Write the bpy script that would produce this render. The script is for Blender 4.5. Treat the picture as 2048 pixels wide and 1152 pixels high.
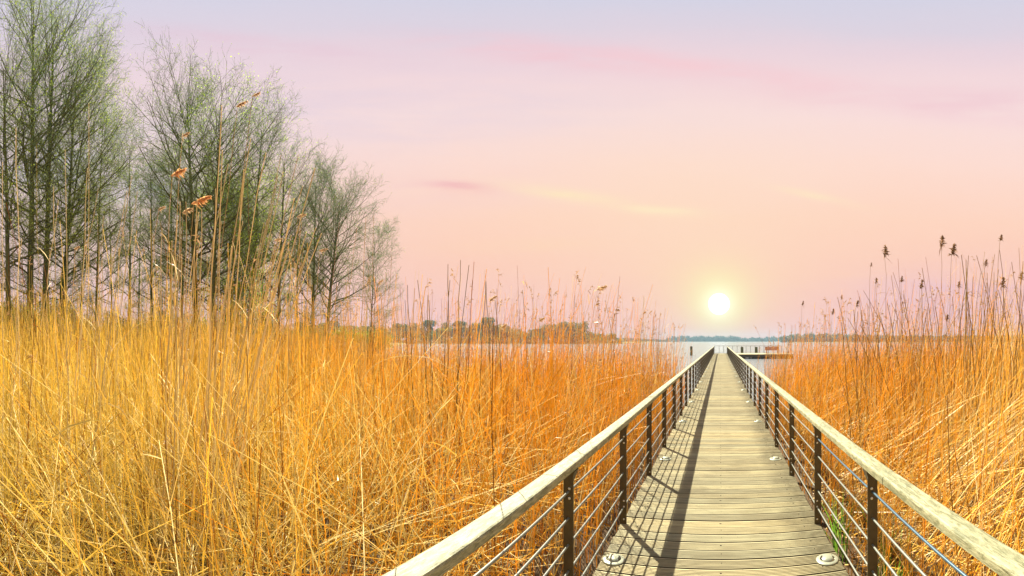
import bpy, math
import numpy as np
R = math.radians
sc = bpy.context.scene
for o in list(bpy.data.objects): bpy.data.objects.remove(o)
rng = np.random.default_rng(11)
YAW = 0.4935            # the view axis lies this far left of the boardwalk (rad)
EYE = 1.75              # eye above the deck; deck top is z = 0, boardwalk runs along +Y
WATER = -0.60

# ------------------------------------------------------------------ camera (stitched cylindrical panorama)
cd = bpy.data.cameras.new('camera'); cam = bpy.data.objects.new('camera', cd); sc.collection.objects.link(cam)
sc.camera = cam
cam.location = (0, 0, EYE); cam.rotation_euler = (R(90), 0, YAW)
cd.type = 'PANO'; cd.panorama_type = 'CENTRAL_CYLINDRICAL'
cd.central_cylindrical_range_u_min = -1.2118; cd.central_cylindrical_range_u_max = 1.2118
cd.central_cylindrical_range_v_min = -0.5562; cd.central_cylindrical_range_v_max = 0.8071
cd.central_cylindrical_radius = 1.0
cd.clip_start = 0.05; cd.clip_end = 8000

# ------------------------------------------------------------------ sky
def lin(c):
    c = [x / 255 for x in c]
    return tuple((x / 12.92 if x <= .04045 else ((x + .055) / 1.055) ** 2.4) for x in c) + (1,)
world = bpy.data.worlds.new('World'); sc.world = world; world.use_nodes = True
WT = world.node_tree; WT.nodes.clear()
class NB:
    """small node builder"""
    def __init__(s, nt): s.nt = nt
    def n(s, typ, **kw):
        nd = s.nt.nodes.new(typ)
        for k, v in kw.items(): setattr(nd, k, v)
        return nd
    def put(s, sock, v):
        if isinstance(v, bpy.types.NodeSocket): s.nt.links.new(v, sock)
        elif v is not None: sock.default_value = v
    def m(s, op, a, b=None, c=None, clamp=False):
        nd = s.n('ShaderNodeMath', operation=op, use_clamp=clamp)
        for i, v in enumerate((a, b, c)):
            if v is not None: s.put(nd.inputs[i], v)
        return nd.outputs[0]
    def mix(s, f, a, b, mode='MIX'):
        nd = s.n('ShaderNodeMix', data_type='RGBA', blend_type=mode)
        s.put(nd.inputs[0], f); s.put(nd.inputs[6], a); s.put(nd.inputs[7], b)
        return nd.outputs[2]
    def noise(s, vec, scale=5, detail=3, rough=.5, dist=0):
        nd = s.n('ShaderNodeTexNoise'); s.put(nd.inputs['Vector'], vec)
        nd.inputs['Scale'].default_value = scale; nd.inputs['Detail'].default_value = detail
        nd.inputs['Roughness'].default_value = rough; nd.inputs['Distortion'].default_value = dist
        return nd.outputs['Fac']
    def ramp(s, fac, stops):
        nd = s.n('ShaderNodeValToRGB'); s.put(nd.inputs[0], fac)
        cr = nd.color_ramp
        while len(cr.elements) < len(stops): cr.elements.new(.5)
        for e, (p, c) in zip(cr.elements, stops): e.position = p; e.color = c if len(c) == 4 else tuple(c) + (1,)
        return nd.outputs[0]
    def vec(s, x, y, z=0.0):
        nd = s.n('ShaderNodeCombineXYZ')
        for i, v in enumerate((x, y, z)): s.put(nd.inputs[i], v)
        return nd.outputs[0]
    def gauss(s, u, v, u0, v0, su, sv, tilt=0.0):
        du = s.m('SUBTRACT', u, u0); dv = s.m('SUBTRACT', v, v0)
        if tilt: dv = s.m('SUBTRACT', dv, s.m('MULTIPLY', du, tilt))
        a = s.m('DIVIDE', du, su); b = s.m('DIVIDE', dv, sv)
        q = s.m('ADD', s.m('MULTIPLY', a, a), s.m('MULTIPLY', b, b))
        return s.m('EXPONENT', s.m('MULTIPLY', q, -1.0))
W = NB(WT)
tc = W.n('ShaderNodeTexCoord'); sp = W.n('ShaderNodeSeparateXYZ'); WT.links.new(tc.outputs['Generated'], sp.inputs[0])
dx, dy, dz = sp.outputs
hor = W.m('SQRT', W.m('ADD', W.m('MULTIPLY', dx, dx), W.m('MULTIPLY', dy, dy)))
u = W.m('MULTIPLY', W.m('ARCTAN2', dx, dy), 845.0)                  # bearing from the boardwalk axis
v = W.m('MULTIPLY', W.m('DIVIDE', dz, W.m('MAXIMUM', hor, .02)), 845.0)   # height above the horizon
wig = W.noise(W.vec(W.m('MULTIPLY', u, .0022), W.m('MULTIPLY', v, .009)), 1.0, 4, .55)
vw = W.m('ADD', v, W.m('MULTIPLY', W.m('SUBTRACT', wig, .5), 70.0))
base = W.ramp(W.m('DIVIDE', vw, 1500.0, clamp=True), [
    (0.0, lin((247, 188, 190))), (.03, lin((250, 194, 184))), (.09, lin((254, 204, 182))), (.16, lin((255, 212, 190))),
    (.235, lin((254, 220, 208))), (.30, lin((249, 222, 220))), (.35, lin((243, 216, 220))), (.385, lin((234, 212, 221))),
    (.415, lin((222, 211, 224))), (.46, lin((212, 211, 228))), (.60, lin((150, 182, 205))), (1.0, lin((66, 122, 158)))])
# lilac away from the sun, low down
low = W.m('EXPONENT', W.m('MULTIPLY', W.m('MULTIPLY', v, v), -1 / (130.0 * 130)))
side = W.m('SUBTRACT', 1.0, W.gauss(u, v, 0, 0, 420, 5000))
c = W.mix(W.m('MULTIPLY', W.m('MULTIPLY', low, side), .22), base, lin((232, 196, 216)))
far_l = W.m('MULTIPLY', W.m('SUBTRACT', -500.0, u), 1 / 900.0, clamp=True)
c = W.mix(W.m('MULTIPLY', far_l, .4), c, lin((226, 214, 228)))
# cloud streaks
st = W.noise(W.vec(W.m('MULTIPLY', u, .004), W.m('MULTIPLY', v, .028)), 1.0, 6, .6, .4)
def streak(u0, v0, su, sv, tilt, col, k):
    global c
    g = W.m('MULTIPLY', W.gauss(u, v, u0, v0, su, sv, tilt), W.m('MULTIPLY', W.m('SUBTRACT', st, .28), 3.2 * k, clamp=True), clamp=True)
    c = W.mix(g, c, lin(col))
streak(-330, 575, 240, 26, -.10, (246, 196, 205), .75)
streak(60, 530, 330, 24, -.12, (246, 204, 211), .8)
streak(380, 465, 330, 22, -.08, (244, 207, 213), .7)
streak(-930, 592, 230, 20, -.12, (232, 194, 210), .6)
streak(560, 480, 230, 22, -.06, (240, 202, 211), .7)
streak(500, 80, 260, 60, 0, (232, 190, 205), .7)
streak(-520, 309, 60, 11, -.05, (240, 172, 176), .9)
streak(-560, 300, 220, 50, 0, (245, 205, 205), .35)
streak(-260, 285, 150, 13, -.16, (255, 236, 190), .9)
streak(-120, 262, 70, 8, -.05, (255, 240, 196), .8)
streak(200, 288, 90, 8, -.22, (255, 234, 194), .7)
streak(-400, 190, 150, 14, .02, (253, 214, 180), .6)
streak(-700, 470, 500, 80, 0, (226, 208, 222), .5)
streak(-1250, 330, 240, 90, 0, (205, 208, 226), .7)
# glow and disc of the sun
c = W.mix(W.m('MULTIPLY', W.gauss(u, v, -60, 250, 330, 190), .42), c, lin((255, 226, 196)))
c = W.mix(W.m('MULTIPLY', W.gauss(u, v, -3, 90, 115, 80), .42), c, lin((255, 240, 176)))
c = W.mix(W.m('MULTIPLY', W.gauss(u, v, -3, 78, 55, 55), .85), c, lin((255, 253, 190)))
c = W.mix(W.gauss(u, v, -3, 74, 27, 27), c, (1.2, 1.2, .9, 1))
du = W.m('ADD', u, 3.0); dv_ = W.m('SUBTRACT', v, 74.0)
rr = W.m('SQRT', W.m('ADD', W.m('MULTIPLY', du, du), W.m('MULTIPLY', dv_, dv_)))
disc = W.m('MULTIPLY', W.m('SUBTRACT', 22.0, rr), .5, clamp=True)
c = W.mix(disc, c, (2.2, 2.2, 2.1, 1))
bg = W.n('ShaderNodeBackground'); WT.links.new(c, bg.inputs[0]); bg.inputs[1].default_value = 0.315
wo = W.n('ShaderNodeOutputWorld'); WT.links.new(bg.outputs[0], wo.inputs[0])

# ------------------------------------------------------------------ sun lamp: high, ahead and to the left
sl = bpy.data.lights.new('sun', 'SUN'); sl.energy = 5.0; sl.angle = R(.55); sl.color = (1.0, .93, .76)
so = bpy.data.objects.new('sun', sl); sc.collection.objects.link(so)
SUNDIR = np.array((-.545, .75, 1.0)); SUNDIR /= np.linalg.norm(SUNDIR)
from mathutils import Vector
so.rotation_euler = Vector(-SUNDIR).to_track_quat('-Z', 'Y').to_euler()
so.location = (-20, 25, 40)
sc.view_settings.view_transform = 'Standard'; sc.view_settings.look = 'None'
sc.view_settings.exposure = 1.67; sc.view_settings.gamma = 1.0
sc.cycles.max_bounces = 6; sc.cycles.diffuse_bounces = 3; sc.cycles.transparent_max_bounces = 6
sc.cycles.volume_bounces = 0

# ------------------------------------------------------------------ helpers
def tag(o, label=None, cat=None, group=None, kind=None):
    for k, val in (('label', label), ('category', cat), ('group', group), ('kind', kind)):
        if val: o[k] = val
    return o
def link(name, me, mats, parent=None, loc=None):
    for m_ in (mats if isinstance(mats, (list, tuple)) else [mats]): me.materials.append(m_)
    o = bpy.data.objects.new(name, me); sc.collection.objects.link(o)
    if parent: o.parent = parent
    if loc is not None: o.location = loc
    return o
def empty(name, loc=(0, 0, 0), rz=0):
    o = bpy.data.objects.new(name, None); sc.collection.objects.link(o)
    o.location = loc; o.rotation_euler = (0, 0, rz); o.empty_display_size = .2
    return o
class Geo:
    """collects quads/tris arrays: verts, faces (quads), colour per vertex, material index per face"""
    def __init__(s): s.V, s.F, s.C, s.M, s.n = [], [], [], [], 0
    def add(s, V, F, C=(1, 1, 1), mi=0):
        V = np.asarray(V, float).reshape(-1, 3); F = np.asarray(F, int).reshape(-1, 4)
        C = np.asarray(C, float)
        if C.ndim == 1: C = np.tile(C, (len(V), 1))
        s.V.append(V); s.F.append(F + s.n); s.C.append(C); s.M.append(np.full(len(F), mi)); s.n += len(V)
        return s
    def mesh(s, name, smooth=False):
        V = np.concatenate(s.V); F = np.concatenate(s.F); C = np.concatenate(s.C); M = np.concatenate(s.M)
        tri = F[:, 2] == F[:, 3]
        tot = np.where(tri, 3, 4); start = np.concatenate([[0], np.cumsum(tot)[:-1]])
        mask = np.ones(F.shape, bool); mask[tri, 3] = False
        L = F[mask]
        me = bpy.data.meshes.new(name)
        me.vertices.add(len(V)); me.vertices.foreach_set('co', V.astype(np.float32).ravel())
        me.loops.add(len(L)); me.loops.foreach_set('vertex_index', L.astype(np.int32))
        me.polygons.add(len(F)); me.polygons.foreach_set('loop_start', start.astype(np.int32))
        me.polygons.foreach_set('loop_total', tot.astype(np.int32))
        me.polygons.foreach_set('material_index', M.astype(np.int32))
        me.polygons.foreach_set('use_smooth', np.full(len(F), smooth))
        a = me.color_attributes.new('col', 'FLOAT_COLOR', 'POINT')
        a.data.foreach_set('color', np.concatenate([C, np.ones((len(C), 1))], 1).astype(np.float32).ravel())
        me.update(calc_edges=True)
        return me
    def build(s, name, mats, parent=None, loc=None, smooth=False):
        return link(name, s.mesh(name, smooth), mats, parent, loc)
def nrm(a): return a / np.maximum(np.linalg.norm(a, axis=-1, keepdims=True), 1e-9)
def tubes(g, P, Rr, sides=3, C=(1, 1, 1), mi=0, caps=False):
    """P (n,k,3) centre lines, Rr (n,k) radii, C (3,) or (n,3) or (n,k,3)"""
    P = np.asarray(P, float); n, k, _ = P.shape
    Rr = np.broadcast_to(np.asarray(Rr, float), (n, k))
    T = np.empty_like(P); T[:, 1:-1] = P[:, 2:] - P[:, :-2]; T[:, 0] = P[:, 1] - P[:, 0]; T[:, -1] = P[:, -1] - P[:, -2]
    T = nrm(T)
    ref = np.where(np.abs(T[:, :1, 2:3]) > .8, np.array([[[1., 0, 0]]]), np.array([[[0, 0, 1.]]]))
    U = nrm(np.cross(T, np.broadcast_to(ref, T.shape))); Vv = np.cross(T, U)
    if sides == 2:   # flat ribbon with a random facing
        a = rng.uniform(0, 6.283, (n, 1, 1)); D = U * np.cos(a) + Vv * np.sin(a)
        V = np.stack([P - D * Rr[..., None], P + D * Rr[..., None]], 2)
        idx = np.arange(n * k * 2).reshape(n, k, 2)
        F = np.stack([idx[:, :-1, 0], idx[:, :-1, 1], idx[:, 1:, 1], idx[:, 1:, 0]], -1)
    else:
        a = (np.arange(sides) * 2 * math.pi / sides)[None, None, :, None]
        V = P[:, :, None] + (U[:, :, None] * np.cos(a) + Vv[:, :, None] * np.sin(a)) * Rr[:, :, None, None]
        idx = np.arange(n * k * sides).reshape(n, k, sides); j = np.roll(idx, -1, 2)
        F = np.stack([idx[:, :-1], j[:, :-1], j[:, 1:], idx[:, 1:]], -1)
    C = np.asarray(C, float)
    if C.ndim == 1: C = C[None, None]
    elif C.ndim == 2: C = C[:, None]
    C = np.broadcast_to(C, (n, k, 3))
    s_ = V.shape[2]
    base_n = g.n
    g.add(V.reshape(-1, 3), F.reshape(-1, 4), np.repeat(C.reshape(-1, 3), s_, 0), mi)
    if caps and sides == 4:
        e = []
        for q in range(n):
            for r_ in (0, k - 1): e.append(idx[q, r_])
        g.F.append(np.array(e) + base_n); g.M.append(np.full(len(e), mi))
    elif caps:
        for q in range(n):
            for r_ in (0, k - 1):
                ii = idx[q, r_] + base_n
                f = np.array([[ii[0], ii[t], ii[t + 1], ii[t + 1]] for t in range(1, sides - 1)])
                g.F.append(f); g.M.append(np.full(len(f), mi))
    return g
def box(g, lo, hi, C=(1, 1, 1), mi=0, bev=0.0):
    x0, y0, z0 = lo; x1, y1, z1 = hi; b = bev
    if b <= 0:
        V = [(x0, y0, z0), (x1, y0, z0), (x1, y1, z0), (x0, y1, z0), (x0, y0, z1), (x1, y0, z1), (x1, y1, z1), (x0, y1, z1)]
        F = [(0, 3, 2, 1), (4, 5, 6, 7), (0, 1, 5, 4), (1, 2, 6, 5), (2, 3, 7, 6), (3, 0, 4, 7)]
        return g.add(V, F, C, mi)
    rings = []
    for z, e in ((z0, b), (z0 + b, 0), (z1 - b, 0), (z1, b)):
        X0, X1, Y0, Y1 = x0 + e, x1 - e, y0 + e, y1 - e
        q = b * .8
        rings.append([(X0 + q, Y0, z), (X1 - q, Y0, z), (X1, Y0 + q, z), (X1, Y1 - q, z), (X1 - q, Y1, z), (X0 + q, Y1, z), (X0, Y1 - q, z), (X0, Y0 + q, z)])
    V = [p for r_ in rings for p in r_]; F = []
    for k in range(3):
        for i in range(8):
            j = (i + 1) % 8; F.append((k * 8 + i, k * 8 + j, k * 8 + 8 + j, k * 8 + 8 + i))
    for o_, rev in ((0, True), (24, False)):
        for a_, b_, c_, d_ in ((0, 1, 2, 3), (0, 3, 4, 7), (4, 5, 6, 7)):
            q = [o_ + a_, o_ + b_, o_ + c_, o_ + d_]; F.append(q[::-1] if rev else q)
    return g.add(V, F, C, mi)
def lathe(g, prof, n=24, C=(1, 1, 1), mi=0, c=(0, 0, 0)):
    a = np.arange(n) * 2 * math.pi / n
    V = np.array([[(c[0] + r_ * math.cos(t), c[1] + r_ * math.sin(t), c[2] + z) for t in a] for r_, z in prof])
    idx = np.arange(len(prof) * n).reshape(len(prof), n); j = np.roll(idx, -1, 1)
    F = np.stack([idx[:-1], j[:-1], j[1:], idx[1:]], -1)
    return g.add(V.reshape(-1, 3), F.reshape(-1, 4), C, mi)

# ------------------------------------------------------------------ materials
def mat(name, fn, trans=0.0, **kw):
    m_ = bpy.data.materials.new(name); m_.use_nodes = True; nt = m_.node_tree; nt.nodes.clear()
    N = NB(nt); out = N.n('ShaderNodeOutputMaterial'); p = N.n('ShaderNodeBsdfPrincipled')
    for k, val in kw.items(): p.inputs[k.replace('_', ' ')].default_value = val
    tcn = N.n('ShaderNodeTexCoord'); N.obj = tcn.outputs['Object']
    at = N.n('ShaderNodeAttribute', attribute_name='col'); N.col = at.outputs['Color']
    col, bump, rough = (fn(N) + (None, None))[:3]
    N.put(p.inputs['Base Color'], col)
    if trans > .3: p.inputs['Specular IOR Level'].default_value = .25
    if rough is not None: N.put(p.inputs['Roughness'], rough)
    if bump is not None:
        b = N.n('ShaderNodeBump'); b.inputs['Distance'].default_value = bump[1]; b.inputs['Strength'].default_value = bump[2]
        N.put(b.inputs['Height'], bump[0]); nt.links.new(b.outputs[0], p.inputs['Normal'])
    if trans > 0:
        t = N.n('ShaderNodeBsdfTranslucent'); N.put(t.inputs[0], col)
        mx = N.n('ShaderNodeMixShader'); mx.inputs[0].default_value = trans
        nt.links.new(p.outputs[0], mx.inputs[1]); nt.links.new(t.outputs[0], mx.inputs[2]); nt.links.new(mx.outputs[0], out.inputs[0])
    else: nt.links.new(p.outputs[0], out.inputs[0])
    return m_
def sxyz(N, vec, s):
    nd = N.n('ShaderNodeMapping'); N.put(nd.inputs['Vector'], vec); nd.inputs['Scale'].default_value = s
    return nd.outputs[0]
def f_deck(N):
    g1 = N.noise(sxyz(N, N.obj, (1.2, 14, 14)), 2.5, 5, .6)
    g2 = N.noise(sxyz(N, N.obj, (1, .8, 1)), 1.7, 4, .6)
    c_ = N.mix(N.ramp(g1, [(.35, (0, 0, 0)), (.7, (1, 1, 1))]), (.29, .25, .13, 1), (.46, .405, .22, 1))
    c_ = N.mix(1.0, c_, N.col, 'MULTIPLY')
    c_ = N.mix(N.ramp(g2, [(.5, (0, 0, 0)), (.72, (.55, .55, .55))]), c_, (.17, .14, .065, 1))
    sx = N.n('ShaderNodeSeparateXYZ'); N.put(sx.inputs[0], N.obj)
    edge = N.m('MULTIPLY', N.m('SUBTRACT', N.m('ADD', sx.outputs[0], N.m('MULTIPLY', g2, .5)), .82), 4.0, clamp=True)
    grime = N.noise(N.obj, 14, 5, .65)
    c_ = N.mix(N.m('MULTIPLY', edge, N.m('MULTIPLY', grime, 1.25), clamp=True), c_, (.09, .075, .03, 1))
    c_ = N.mix(N.ramp(N.noise(N.obj, 55, 2), [(.66, (0, 0, 0)), (.74, (.6, .6, .6))]), c_, (.10, .07, .04, 1))
    return c_, (g1, .004, .5)
def f_rail(N):
    g1 = N.noise(sxyz(N, N.obj, (9, 2.2, 9)), 6, 6, .65, .6)
    g2 = N.noise(sxyz(N, N.obj, (5, 1.0, 5)), 1.6, 4, .6)
    g3 = N.noise(sxyz(N, N.obj, (30, 3, 30)), 7, 4, .7)
    c_ = N.mix(N.ramp(g1, [(.36, (0, 0, 0)), (.60, (1, 1, 1))]), (.14, .14, .065, 1), (.35, .335, .195, 1))
    c_ = N.mix(N.ramp(g2, [(.50, (0, 0, 0)), (.66, (.7, .7, .7))]), c_, (.105, .115, .05, 1))
    c_ = N.mix(N.ramp(g3, [(.56, (0, 0, 0)), (.64, (.7, .7, .7))]), c_, (.09, .085, .04, 1))
    g4 = N.noise(sxyz(N, N.obj, (60, 1.6, 60)), 3, 3, .6)
    c_ = N.mix(N.ramp(g4, [(.60, (0, 0, 0)), (.66, (.75, .75, .75))]), c_, (.07, .065, .03, 1))
    return c_, (g1, .006, .8)
def f_steel(N):
    g1 = N.noise(N.obj, 22, 5, .6)
    return N.mix(g1, (.034, .024, .008, 1), (.10, .072, .027, 1)), (g1, .001, .3), N.m('ADD', .38, N.m('MULTIPLY', g1, .25))
def flat(a, b, s=8.0):
    def f(N):
        g1 = N.noise(N.obj, s, 4, .6)
        return N.mix(g1, tuple(a) + (1,), tuple(b) + (1,)), (g1, .003, .4)
    return f
M = {}
M['deck'] = mat('ribbed_deck_wood', f_deck, Roughness=.75)
M['rail'] = mat('weathered_rail_wood', f_rail, Roughness=.65)
M['steel'] = mat('dark_bronze_steel', f_steel, Metallic=.25, Roughness=.45)
M['bolt'] = mat('bolt_steel', flat((.55, .55, .5), (.7, .7, .62)), Metallic=.7, Roughness=.35)
M['tube'] = mat('grey_steel_tube', flat((.13, .14, .12), (.22, .23, .19), 30), Metallic=.3, Roughness=.4)
M['cable'] = mat('blue_grey_tube', flat((.035, .08, .12), (.065, .115, .15), 30), Metallic=.3, Roughness=.4)
M['beam'] = mat('dark_timber', flat((.045, .035, .02), (.11, .085, .05), 5), Roughness=.85)
M['pile'] = mat('mossy_pile_timber', flat((.05, .06, .025), (.13, .14, .06), 6), Roughness=.9)
M['lamp'] = mat('cast_light_housing', flat((.24, .26, .18), (.36, .37, .27), 20), Metallic=.25, Roughness=.4)
M['slot'] = mat('dark_lens', flat((.02, .02, .015), (.05, .045, .03), 20), Roughness=.25)
M['bench'] = mat('orange_brown_slats', flat((.42, .12, .02), (.55, .18, .035), 9), Roughness=.6)
def f_reed(N):
    g1 = N.noise(sxyz(N, N.obj, (3, 3, 2)), 3, 3, .6)
    return N.mix(1.0, N.col, N.ramp(g1, [(.3, (.86, .84, .80)), (.7, (1.06, 1.06, 1.06))]), 'MULTIPLY'),
M['reed'] = mat('dry_reed', f_reed, trans=.42, Roughness=.38)
def f_col(N): return N.col,
M['plume'] = mat('reed_plume', f_col, trans=.45, Roughness=.9)
def f_bark(N):
    g1 = N.noise(sxyz(N, N.obj, (5, 5, 1.3)), 3, 5, .65)
    return N.mix(1.0, N.col, N.ramp(g1, [(.3, (.55, .5, .45)), (.7, (1.35, 1.4, 1.2))]), 'MULTIPLY'), (g1, .03, .6)
M['bark'] = mat('mossy_bark', f_bark, Roughness=.9)
M['leaf'] = mat('young_leaves', f_col, trans=.45, Roughness=.6)
def f_ground(N):
    g1 = N.noise(N.obj, 1.3, 6, .65); g2 = N.noise(N.obj, 18, 4, .7)
    c_ = N.mix(g2, (.03, .017, .007, 1), (.13, .075, .025, 1))
    g3 = N.noise(N.obj, .05, 3, .6)
    sx = N.n('ShaderNodeSeparateXYZ'); N.put(sx.inputs[0], N.obj)
    far = N.m('MULTIPLY', N.m('SUBTRACT', N.n_len(N.obj), 26.0), .06, clamp=True)
    c_ = N.mix(far, c_, N.mix(g3, (.10, .12, .03, 1), (.22, .20, .06, 1)))
    return c_, (g2, .05, .6)
def n_len(s, vsock):
    nd = s.n('ShaderNodeVectorMath', operation='LENGTH'); s.put(nd.inputs[0], vsock); return nd.outputs['Value']
NB.n_len = n_len
M['ground'] = mat('marsh_ground', f_ground, Roughness=.95)
def f_water(N):
    r1 = N.noise(sxyz(N, N.obj, (1, 2.2, 1)), 1.1, 3, .6, .3); r2 = N.noise(sxyz(N, N.obj, (1, 2.0, 1)), .12, 3, .6)
    h = N.m('ADD', N.m('MULTIPLY', r1, .08), N.m('MULTIPLY', r2, .5))
    return (.15, .175, .19, 1), (h, 1.6, .8)
M['water'] = mat('lake_water', f_water, Roughness=.2, IOR=1.333)

# ------------------------------------------------------------------ ground and lake
def bank_radius(a):
    xs = [-math.pi, -2.4, -1.7, -.80, -.74, -.235, -.12, .13, .17, .8, 1.2, math.pi]
    ys = [200, 200, 60, 60, 345, 345, 1290, 1290, 690, 690, 200, 200]
    return np.interp(a, xs, ys)
def ground_z(x, y):
    x = np.asarray(x, float); y = np.asarray(y, float)
    d = np.hypot(x, y); a = np.arctan2(x, y)
    near = -.50 - .75 * np.clip((d - 15) / 9, 0, 1)                   # reed bed slides under the water
    land = -.48 + .25 * np.clip((d - 25) / 30, 0, 1)
    w = np.clip((-.80 - a) / .12, 0, 1) * (a > -2.4)
    z = near * (1 - w) + land * w
    br = bank_radius(a)
    z = np.where((d > br) & (a > -.80), -.6 + .9 * np.clip((d - br) / 12, 0, 1), z)
    z = z + .05 * np.sin(x * 1.7 + 1) * np.sin(y * 1.3) * (d < 20)
    return z
rs = np.concatenate([[.01], np.arange(.7, 30, .7), np.geomspace(30, 3200, 130)])
ts = np.linspace(-math.pi, math.pi, 361)[:-1]
rg, tg = np.meshgrid(rs, ts, indexing='ij')
X = rg * np.sin(tg); Y = rg * np.cos(tg); Z = ground_z(X, Y)
idx = np.arange(X.size).reshape(X.shape); j = np.roll(idx, -1, 1)
g = Geo().add(np.stack([X, Y, Z], -1).reshape(-1, 3), np.stack([idx[:-1], j[:-1], j[1:], idx[1:]], -1)[..., ::-1].reshape(-1, 4))
tag(g.build('ground', M['ground'], smooth=True), kind='structure')
g = Geo(); aa = np.linspace(0, 2 * math.pi, 65)[:-1]
V = [(0, 0, 0)] + [(3200 * math.cos(t), 3200 * math.sin(t), 0) for t in aa]
g.add(V, [(0, 1 + i, 1 + (i + 1) % 64, 1 + (i + 1) % 64) for i in range(64)])
tag(g.build('lake_water', M['water'], loc=(0, 0, WATER)), kind='structure')

# ------------------------------------------------------------------ boardwalk
YEND = 60.0; HW = .945
bw = tag(empty('boardwalk', (0, 0, 0)), 'long straight boardwalk of ribbed weathered planks running out over the lake', 'boardwalk')
g = Geo(); pitch = .145; y = -4.0; k = 0
while y < YEND:
    w_ = pitch - .016; nr = 7; prof = [(y, -.032), (y, -.006)]
    for i in range(nr):
        a_ = y + w_ * i / nr; s_ = w_ / nr
        prof += [(a_ + s_ * .10, 0), (a_ + s_ * .56, 0), (a_ + s_ * .64, -.006), (a_ + s_ * 1.0, -.006)] if i < nr - 1 else [(a_ + s_ * .12, 0), (a_ + s_ * .88, 0)]
    prof += [(y + w_, -.006), (y + w_, -.032)]
    pr = np.array(prof); dzv = rng.normal(0, .0012); ex = rng.uniform(-.008, .008, 2); tilt = rng.normal(0, .0012)
    V = np.concatenate([np.stack([np.full(len(pr), sx_ * HW + e_), pr[:, 0], pr[:, 1] + dzv + tilt * sx_], 1) for sx_, e_ in ((-1, ex[0]), (1, ex[1]))])
    n_ = len(pr); F = [(i, i + 1, n_ + i + 1, n_ + i) for i in range(n_ - 1)]
    F += [(0, n_, 2 * n_ - 1, n_ - 1)]
    for o_ in (0, n_): F += [(o_, o_ + i, o_ + i + 1, o_ + i + 1) for i in range(1, n_ - 1)]
    t = rng.uniform(.72, 1.14); hue = rng.uniform(-.04, .05)
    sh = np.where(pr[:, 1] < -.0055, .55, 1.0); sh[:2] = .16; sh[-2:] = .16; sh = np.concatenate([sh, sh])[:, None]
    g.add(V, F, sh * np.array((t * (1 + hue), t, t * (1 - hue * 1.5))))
    y += pitch; k += 1
# screw heads
for yy in np.arange(-3.93, 30, pitch):
    for xx in (-.78, 0.0, .78):
        box(g, (xx + rng.uniform(-.01, .01), yy, .0), (xx + .009, yy + .009, .0022), mi=1)
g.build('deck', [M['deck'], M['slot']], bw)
for xx in (-.80, 0, .80):
    box(g := Geo(), (xx - .05, -4, -.25), (xx + .05, YEND, -.036)); g.build('beam', M['beam'], bw)
for sx_ in (-1, 1):
    g = Geo(); box(g, (sx_ * .93 - .02, -4, -.24), (sx_ * .93 + .02, YEND, -.045)); g.build('edge_board', M['beam'], bw)
for yy in np.arange(-3.2, 60, 2.97):
    for xx in (-.62, .62):
        g = Geo(); tubes(g, [[(xx, yy, -1.6), (xx, yy, -.252)]], .075, 10, caps=True); g.build('pile', M['pile'], bw, smooth=True)

# ------------------------------------------------------------------ railings
SP = 1.485; Z0 = 2.46; posts = [Z0 + SP * k for k in range(-4, 39)]
def make_post_mesh(sx_):
    g = Geo()
    xc = sx_ * .925
    box(g, (xc - .033, -.006, -.20), (xc + .033, .006, .905), bev=.003)           # face plate towards the walker
    box(g, (xc + sx_ * .021, .0065, -.20), (xc + sx_ * .033, .075, .90), bev=.003)     # flange behind it
    # flared bracket under the rail
    V = [(xc - .02, -.010, .86), (xc + .02, -.010, .86), (xc + .043, -.010, .943), (xc - .043, -.010, .943),
         (xc - .02, .024, .86), (xc + .02, .024, .86), (xc + .043, .07, .943), (xc - .043, .07, .943)]
    g.add(V, [(0, 1, 2, 3), (5, 4, 7, 6), (0, 3, 7, 4), (1, 5, 6, 2), (3, 2, 6, 7), (0, 4, 5, 1)])
    for hz in (.835, .775, .22, .165, .045, -.05):
        g2 = Geo(); lathe(g2, [(.0085, 0), (.0085, .004), (.005, .0068), (.0001, .007)], 8)
        V = np.concatenate(g2.V); V = np.stack([V[:, 0] + xc - sx_ * .008, -.006 - V[:, 2], V[:, 1] + hz], 1)
        g.add(V, np.concatenate(g2.F), mi=1)
    return g.mesh('post')
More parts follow.
